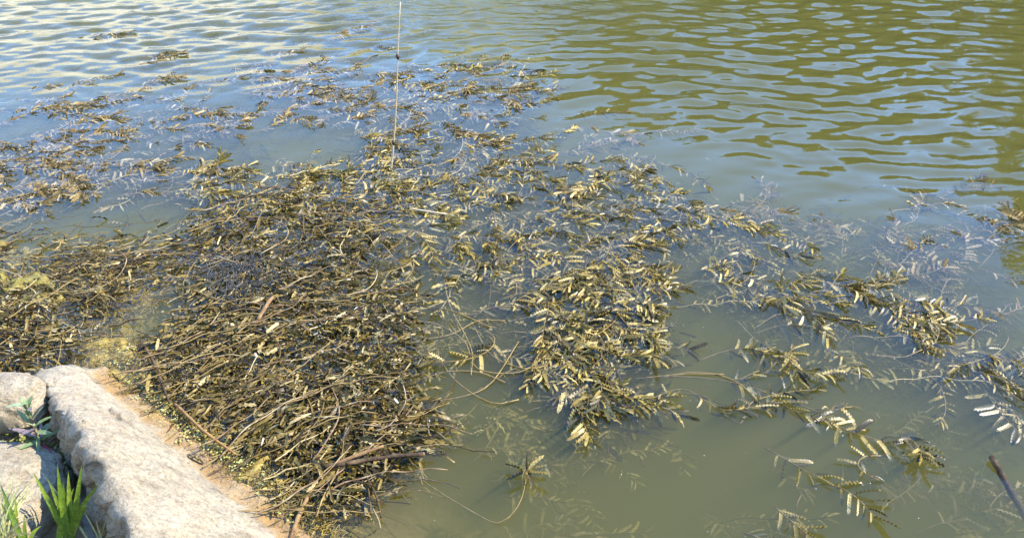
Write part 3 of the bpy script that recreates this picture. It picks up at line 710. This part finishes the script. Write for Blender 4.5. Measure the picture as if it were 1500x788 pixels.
# standing dry reed
b = at(573, 247); tipdir = at(588, 2, .668 - 0.0); s_ = b.y / tipdir.y
tip = Vector((tipdir.x * s_ + 0, b.y, .668))
rd = thing('standing_reed', b, 'thin dry straw reed standing upright out of the water', 'reed')
pts = [Vector((0, 0, -.5))] + [Vector(((tip.x - b.x) * t, .0, .668 * t)) + Vector((.004 * math.sin(5 * t), 0, 0)) for t in [i / 12 for i in range(13)]]
V_, F_ = tube(pts, [.0045] + [.0042 - .0026 * i / 12 for i in range(13)], 8); link('stalk', mesh_from('stalk', V_, F_), M_reed, rd)
for tz in (.115, .465):
    c0 = Vector(((tip.x - b.x) * tz / .668 + .004 * math.sin(5 * tz / .668), 0, tz))
    V_, F_ = tube([c0 + Vector((0, 0, -.010)), c0, c0 + Vector((-.001, -.003, .010))], [.005, .0085, .005], 8); link('node', mesh_from('node', V_, F_), M_node, rd)

# dark wiry rootlets
ms = Mass()
for k in range(150):
    x, y = random.gauss(345, 24), random.gauss(405, 20); p = at(x, y); a = R(random.gauss(-50, 30)); L = random.uniform(.05, .13)
    ms.tube(wander(p, a, L, 7, .012 + random.uniform(0, .02), .012 + random.uniform(0, .022), .02), .0012, 4)
tag(link('rootlet_clump', ms.mesh('rootlet_clump'), M_dark), 'dark wiry clump of fine glistening rootlets on the tangled mat', 'rootlets', kind='stuff')

# ------------------------------------------------------------------ algae
def algae(pts, zc, h, mat, label, seed, dens=.012):
    """lumpy cushion over a pixel polygon"""
    W = [at(x, y) for x, y in pts]; P2 = [(p.x, p.y) for p in W]
    xs = [p[0] for p in P2]; ys = [p[1] for p in P2]
    ax = np.arange(min(xs) - .02, max(xs) + .02, dens); ay = np.arange(min(ys) - .02, max(ys) + .02, dens)
    X, Y = np.meshgrid(ax, ay); d = poly_sd(X, Y, P2); Z = np.zeros_like(X)
    for i in range(X.shape[0]):
        for j in range(X.shape[1]):
            v = Vector((X[i, j], Y[i, j], seed)); n = mnoise.fractal(v * 16, .8, 2.1, 5); n2 = mnoise.noise(v * 90)
            Z[i, j] = zc - .07 + (h + .07) * min(1, max(0, (d[i, j] + .035 * n + .01) / .045)) ** .5 + .024 * n + .005 * n2
    nx = X.shape[1]; V = np.stack([X, Y, Z], -1).reshape(-1, 3); F = []
    for i in range(X.shape[0] - 1):
        for j in range(nx - 1):
            if d[i, j] > -.05: a = i * nx + j; F.append((a, a + 1, a + nx + 1, a + nx))
    o = link('algae', mesh_from('algae', [tuple(v) for v in V], F), mat)
    return tag(o, label, 'algae', kind='stuff')
algae([(-20, 398), (50, 396), (100, 408), (90, 450), (40, 452), (-20, 445)], -.012, .016, M_algae_y, 'bright yellow algae floating among the smaller weed mat', 2.2)
algae([(-30, 360), (30, 355), (60, 365), (20, 378), (-30, 375)], -.01, .008, M_algae_y, 'thin yellow algae scum at the far edge of the smaller mat', 5.2)
algae([(110, 500), (185, 485), (235, 520), (245, 565), (270, 600), (310, 640), (275, 655), (225, 610), (180, 570), (110, 540)], -.024, .014, M_algae, 'golden brown algae cushion where the slab meets the mat', 3.3)
algae([(270, 630), (325, 625), (390, 655), (440, 700), (480, 750), (500, 810), (425, 795), (385, 735), (320, 690), (280, 660)], -.022, .012, M_algae, 'golden brown algae fringe along the sunken edge of the slab', 4.4)
algae([(130, 380), (210, 375), (225, 420), (170, 470), (120, 450)], -.06, .010, M_algae, 'rusty sunken algae cloud between the two weed mats', 6.1)
algae([(490, 755), (600, 745), (660, 788), (650, 840), (480, 840)], -.16, .02, M_algae, 'faint golden algae on the bottom off the slab end', 7.4)

ms = Mass()
for poly, n in (([(110, 500), (185, 485), (235, 520), (245, 565), (275, 605), (310, 640), (275, 655), (225, 610), (180, 570), (110, 540)], 1700), ([(270, 630), (325, 625), (390, 655), (440, 700), (480, 750), (500, 800), (425, 790), (385, 735), (320, 690)], 1700), ([(-20, 398), (50, 396), (100, 408), (90, 450), (40, 452), (-20, 445)], 500), ([(120, 380), (210, 375), (225, 430), (170, 480), (110, 480)], 500)):
    for k in range(n):
        x, y = rand_in(poly); a = random.uniform(0, 6.28); z = random.uniform(-.03, .003)
        ms.tube(wander(at(x, y), a, random.uniform(.02, .05), 14, z, z + random.gauss(0, .004), .01), random.uniform(.0005, .0012), 3)
tag(link('algae_filaments', ms.mesh('algae_filaments'), M_algae), 'fine golden algae filaments drifting along the slab and the mats', 'algae', kind='stuff')

# floating flecks
def flecks(name, areas, n, rr, mat, label, cat, z=.003):
    V, F = [], []
    for k in range(n):
        x, y = rand_in(random.choice(areas)); p = at(x, y, z + random.uniform(0, .004)); r = random.uniform(*rr); b0 = len(V); m_ = 6; el = random.uniform(.5, 1); ro = random.uniform(0, 3)
        V.append((p.x, p.y, p.z + r * .35))
        for q in range(m_):
            th = 2 * math.pi * q / m_; ex, ey = r * math.cos(th), r * el * math.sin(th)
            V.append((p.x + ex * math.cos(ro) - ey * math.sin(ro), p.y + ex * math.sin(ro) + ey * math.cos(ro), p.z))
        for q in range(m_): F.append((b0, b0 + 1 + q, b0 + 1 + (q + 1) % m_))
    return tag(link(name, mesh_from(name, V, F), mat), label, cat, kind='stuff')
flecks('duckweed', [[(120, 500), (190, 490), (220, 560), (290, 640), (260, 650), (190, 580)], [(260, 620), (360, 650), (450, 740), (430, 770), (350, 700)], [(200, 560), (300, 620), (400, 700), (280, 650)]], 420, (.0015, .0038), M_duck, 'tiny yellow green duckweed flecks strewn between slab and mat', 'duckweed')
flecks('floating_specks', [[(0, 180), (560, 180), (560, 330), (0, 340)], [(600, 560), (1500, 560), (1500, 788), (600, 788)], [(560, 180), (1500, 180), (1500, 560), (560, 560)]], 70, (.0007, .0014), M_speck, 'scattered pale specks of fluff floating on the water', 'specks', z=.004)
ms = Mass()
for k in range(45):
    x, y = rand_in(random.choice((MAT, MAT, LMAT))); p = at(x, y, .022 + random.uniform(0, .008)); th = random.uniform(0, 6.28); l = random.uniform(.006, .02)
    ms.leaf(Matrix.Translation(p) @ frame(Vector((math.cos(th), math.sin(th), random.uniform(-.3, .4))), random.gauss(0, .7)) @ Matrix.Diagonal((l, l * random.uniform(1., 2.), l * random.uniform(.4, 1.2), 1)))
tag(link('bleached_scraps', ms.mesh('bleached_scraps'), M_scrap), 'bleached white leaf scraps caught on the tangled mats', 'scraps', kind='stuff')

# ------------------------------------------------------------------ bank plants
def blade(P, wid, V, F, fold=.3):
    n = len(P); b0 = len(V)
    for i, p in enumerate(P):
        t = i / (n - 1); wv = wid * (1 - t ** 2.2) * (.7 + .3 * min(1, t * 4)) + .0002
        tn = (P[min(i + 1, n - 1)] - P[max(0, i - 1)]).normalized(); s = tn.cross(Vector((.25, -1, .35))).normalized(); nn = s.cross(tn)
        V += [tuple(p - s * wv + nn * wv * fold), tuple(p), tuple(p + s * wv + nn * wv * fold)]
    for i in range(n - 1):
        for s in (0, 1): a = b0 + i * 3 + s; F.append((a, a + 3, a + 4, a + 1))
M_blade = leaf_material('green_blade', True, [(0, (.12, .20, .02)), (.5, (.20, .30, .03)), (1, (.32, .38, .05))], .35, .35, False)
M_straw = leaf_material('straw_blade', True, [(0, (.25, .30, .08)), (.5, (.40, .38, .16)), (1, (.5, .43, .22))], .5, .3, False)
def tuft(name, base_px, z, tips, wid, mat, label, cat):
    b = at(*base_px, z); r = thing(name, b, label, cat)
    for (x, y, zt, bow) in tips:
        tp = at(x, y, zt); st = Vector((random.uniform(-.015, .015), random.uniform(-.01, .01), 0))
        P = [st.lerp(tp - b, t) + Vector((0, 0, bow * math.sin(math.pi * t))) for t in [i / 9 for i in range(10)]]
        V_, F_ = [], []; blade(P, wid * random.uniform(.8, 1.15), V_, F_); link('blade', mesh_from('blade', V_, F_), mat, r)
tuft('grass_tuft', (98, 792), .03, [(48, 690, .17, .01), (70, 700, .15, .0), (84, 680, .20, .01), (92, 705, .16, .0), (120, 680, .21, .0), (148, 706, .19, .015), (108, 715, .14, .01), (66, 728, .12, .02), (130, 740, .11, .01), (100, 690, .18, .005)], .0068, M_blade, 'broad bright green grass tuft growing against the shaded slab side', 'grass')
tuft('grass_tuft', (35, 800), .06, [(22, 722, .15, .0), (35, 755, .12, .0), (0, 705, .14, .03), (-5, 730, .12, .03), (60, 770, .1, .01)], .005, M_blade, 'thin green grass blades on the low flat-topped rock', 'grass')
tuft('dry_grass', (8, 800), .07, [(random.uniform(-30, 60), random.uniform(690, 790), random.uniform(.09, .14), .02) for k in range(26)], .0018, M_straw, 'wispy pale grass spilling over the low flat-topped rock', 'grass')
tuft('dry_grass', (150, 800), .03, [(160, 755, .08, .01), (175, 770, .07, .01), (140, 760, .09, .0), (120, 745, .1, .02), (60, 690, .12, .02)], .0022, M_straw, 'few straw blades at the foot of the slab', 'grass')
# broad-leaved weed in the crevice
M_wgreen = leaf_material('weed_green', True, [(0, (.10, .17, .06)), (.6, (.20, .28, .12)), (1, (.28, .33, .20))], .5, .25, False)
M_wpurp = leaf_material('weed_purple', True, [(0, (.10, .07, .07)), (.6, (.17, .13, .13)), (1, (.24, .20, .20))], .5, .15, False)
M_wred = leaf_material('weed_red', True, [(0, (.22, .02, .03)), (1, (.42, .05, .07))], .5, .2, False)
def ovate(L, W, bend):
    V, F = [], []
    for i in range(9):
        t = i / 8; wv = W * math.sin(math.pi * min(1, t * .93 + .07)) ** .8 * (1 - .25 * t) + .0003
        z = bend * t * t; V += [(L * t, -wv, z + .25 * wv), (L * t, 0, z), (L * t, wv, z + .25 * wv)]
    for i in range(8):
        for s in (0, 1): a = i * 3 + s; F.append((a, a + 3, a + 4, a + 1))
    return V, F
wb = at(66, 668, .03); wd = thing('broadleaf_weed', wb, 'small broad-leaved weed with purplish and red leaves in the rock crevice', 'weed')
st = [Vector((0, 0, 0)), Vector((0, .005, .05)), Vector((-.005, .01, .10)), Vector((-.008, .015, .15))]
V_, F_ = tube(st, [.004, .0035, .003, .002], 6); link('stem', mesh_from('stem', V_, F_), M_stemr, wd)
for k in range(30):
    h = .015 + .13 * (k / 29); th = k * 2.4 + random.uniform(-.3, .3); pit = random.uniform(.0, .5) + 1.0 * max(0, k - 14) / 8
    V_, F_ = ovate(random.uniform(.05, .085) * (1 - .35 * k / 22), random.uniform(.004, .0075), random.uniform(-.025, .01))
    mt = M_wred if k in (2, 5) else (M_wpurp if k % 3 == 0 else M_wgreen)
    o = link('leaf', mesh_from('leaf', V_, F_), mt, wd); d = Vector((math.cos(th) * math.cos(pit), math.sin(th) * math.cos(pit), math.sin(pit)))
    o.matrix_local = Matrix.Translation((0, .008 * h / .1, h)) @ frame(d, random.gauss(0, .3))
# creeping cover in the crevice
V_, F_ = [], []
for k in range(420):
    x, y = random.uniform(-10, 95), random.uniform(630, 690); p = at(x, y, .035 + random.uniform(0, .03)); r_ = random.uniform(.003, .007); th = random.uniform(0, 6.28); d = Vector((math.cos(th), math.sin(th), random.uniform(-.2, .7))); s = d.cross(Vector((0, 0, 1))).normalized(); b0 = len(V_)
    V_ += [tuple(p), tuple(p + d * r_ + s * r_ * .6), tuple(p + d * r_ * 2), tuple(p + d * r_ - s * r_ * .6)]; F_.append((b0, b0 + 1, b0 + 2, b0 + 3))
M_creep = leaf_material('creeping_leaf', False, [(0, (.08, .11, .02)), (.5, (.24, .26, .05)), (1, (.42, .38, .12))], .5, .25, False)
tag(link('creeping_weed', mesh_from('creeping_weed', V_, F_), M_creep), 'tiny yellow green creeping leaves in the dark gap between rocks', 'ground cover', kind='stuff')

# ------------------------------------------------------------------ far bank: what the water mirrors
M_tree = leaf_material('tree_leaf', False, [(0, (.07, .07, .009)), (.5, (.135, .125, .015)), (1, (.21, .18, .03))], .5, .3, False)
M_trunk = plain_material('trunk_bark', (.06, .045, .03), (.16, .12, .08), 12, .9, .6, .02)
def tree_meshes(seed, H, W, nclump, nleaf):
    r = random.Random(seed); V, F = [], []
    tr = [Vector((.08 * H * .2 * math.sin(3 * t + seed), .03 * H * math.sin(2 * t), H * .75 * t)) for t in [i / 8 for i in range(9)]]
    tube(tr, [H * .022 * (1 - .75 * i / 8) for i in range(9)], 8, V, F)
    cl = []
    for k in range(nclump):
        h = r.uniform(.12, 1.0); wr_ = W * (1 - (abs(h - .42) / .62) ** 2.0); th = r.uniform(0, 6.28); q = r.random() ** .5 * wr_
        c = Vector((q * math.cos(th), q * math.sin(th), H * h)); cl.append((c, W * r.uniform(.16, .34)))
        if k % 3 == 0:
            a = tr[min(8, int(h * 8))]; tube([a, a.lerp(c, .5) + Vector((0, 0, .04 * H)), c], [H * .008, H * .005, H * .002], 5, V, F)
    trunk = mesh_from('trunk', V, F); LV, LF = [], []
    for c, rad in cl:
        for q in range(nleaf):
            d = Vector((r.gauss(0, 1), r.gauss(0, 1), r.gauss(0, .8))); d = d.normalized() * rad * r.random() ** .4; p = c + d
            s = .12 * r.uniform(.6, 1.4); a = Vector((r.gauss(0, 1), r.gauss(0, 1), r.gauss(0, .6))).normalized(); b = a.cross(Vector((r.gauss(0, 1), r.gauss(0, 1), 1))).normalized(); i0 = len(LV)
            LV += [tuple(p - a * s), tuple(p + b * s * .5), tuple(p + a * s), tuple(p - b * s * .5)]; LF.append((i0, i0 + 1, i0 + 2, i0 + 3))
    return trunk, mesh_from('crown', LV, LF, False)
KINDS_T = [tree_meshes(1, 6.0, 2.1, 70, 260), tree_meshes(2, 7.0, 2.4, 80, 260)]
def tree(kind, x, y, s, rot, label, group='trees on the far bank'):
    z = float(terrain_z(np.array([[x]], float), np.array([[y]], float))[0, 0]) - .1
    r = thing('broadleaf_tree', (x, y, z), label, 'tree', group); r.scale = (s, s, s); r.rotation_euler = (0, 0, rot)
    link('trunk', KINDS_T[kind][0], M_trunk, r); link('crown', KINDS_T[kind][1], M_tree, r)
TL = 'olive green broadleaf tree on the far bank, mirrored in the ripples'
for kd, x, y, s, ro in ((0, 3.2, 13.2, .44, 0), (1, 4.3, 12.9, .40, 1.2), (0, 5.4, 12.5, .48, 2.1), (1, 2.1, 13.6, .40, 4), (0, 6.5, 11.9, .44, 5), (1, 7.6, 11.2, .44, .7), (0, 3.8, 14.4, .40, 3.0), (1, 6.2, 13.3, .40, 2.2), (0, 1.1, 14.2, .33, 1.0), (1, 5.0, 13.8, .42, 4.2)): tree(kd, x, y, s, ro, TL)
tree(1, 8.6, 9.0, .80, 2.5, 'tall olive tree overhanging the bank, mirrored as a solid dark column', None)
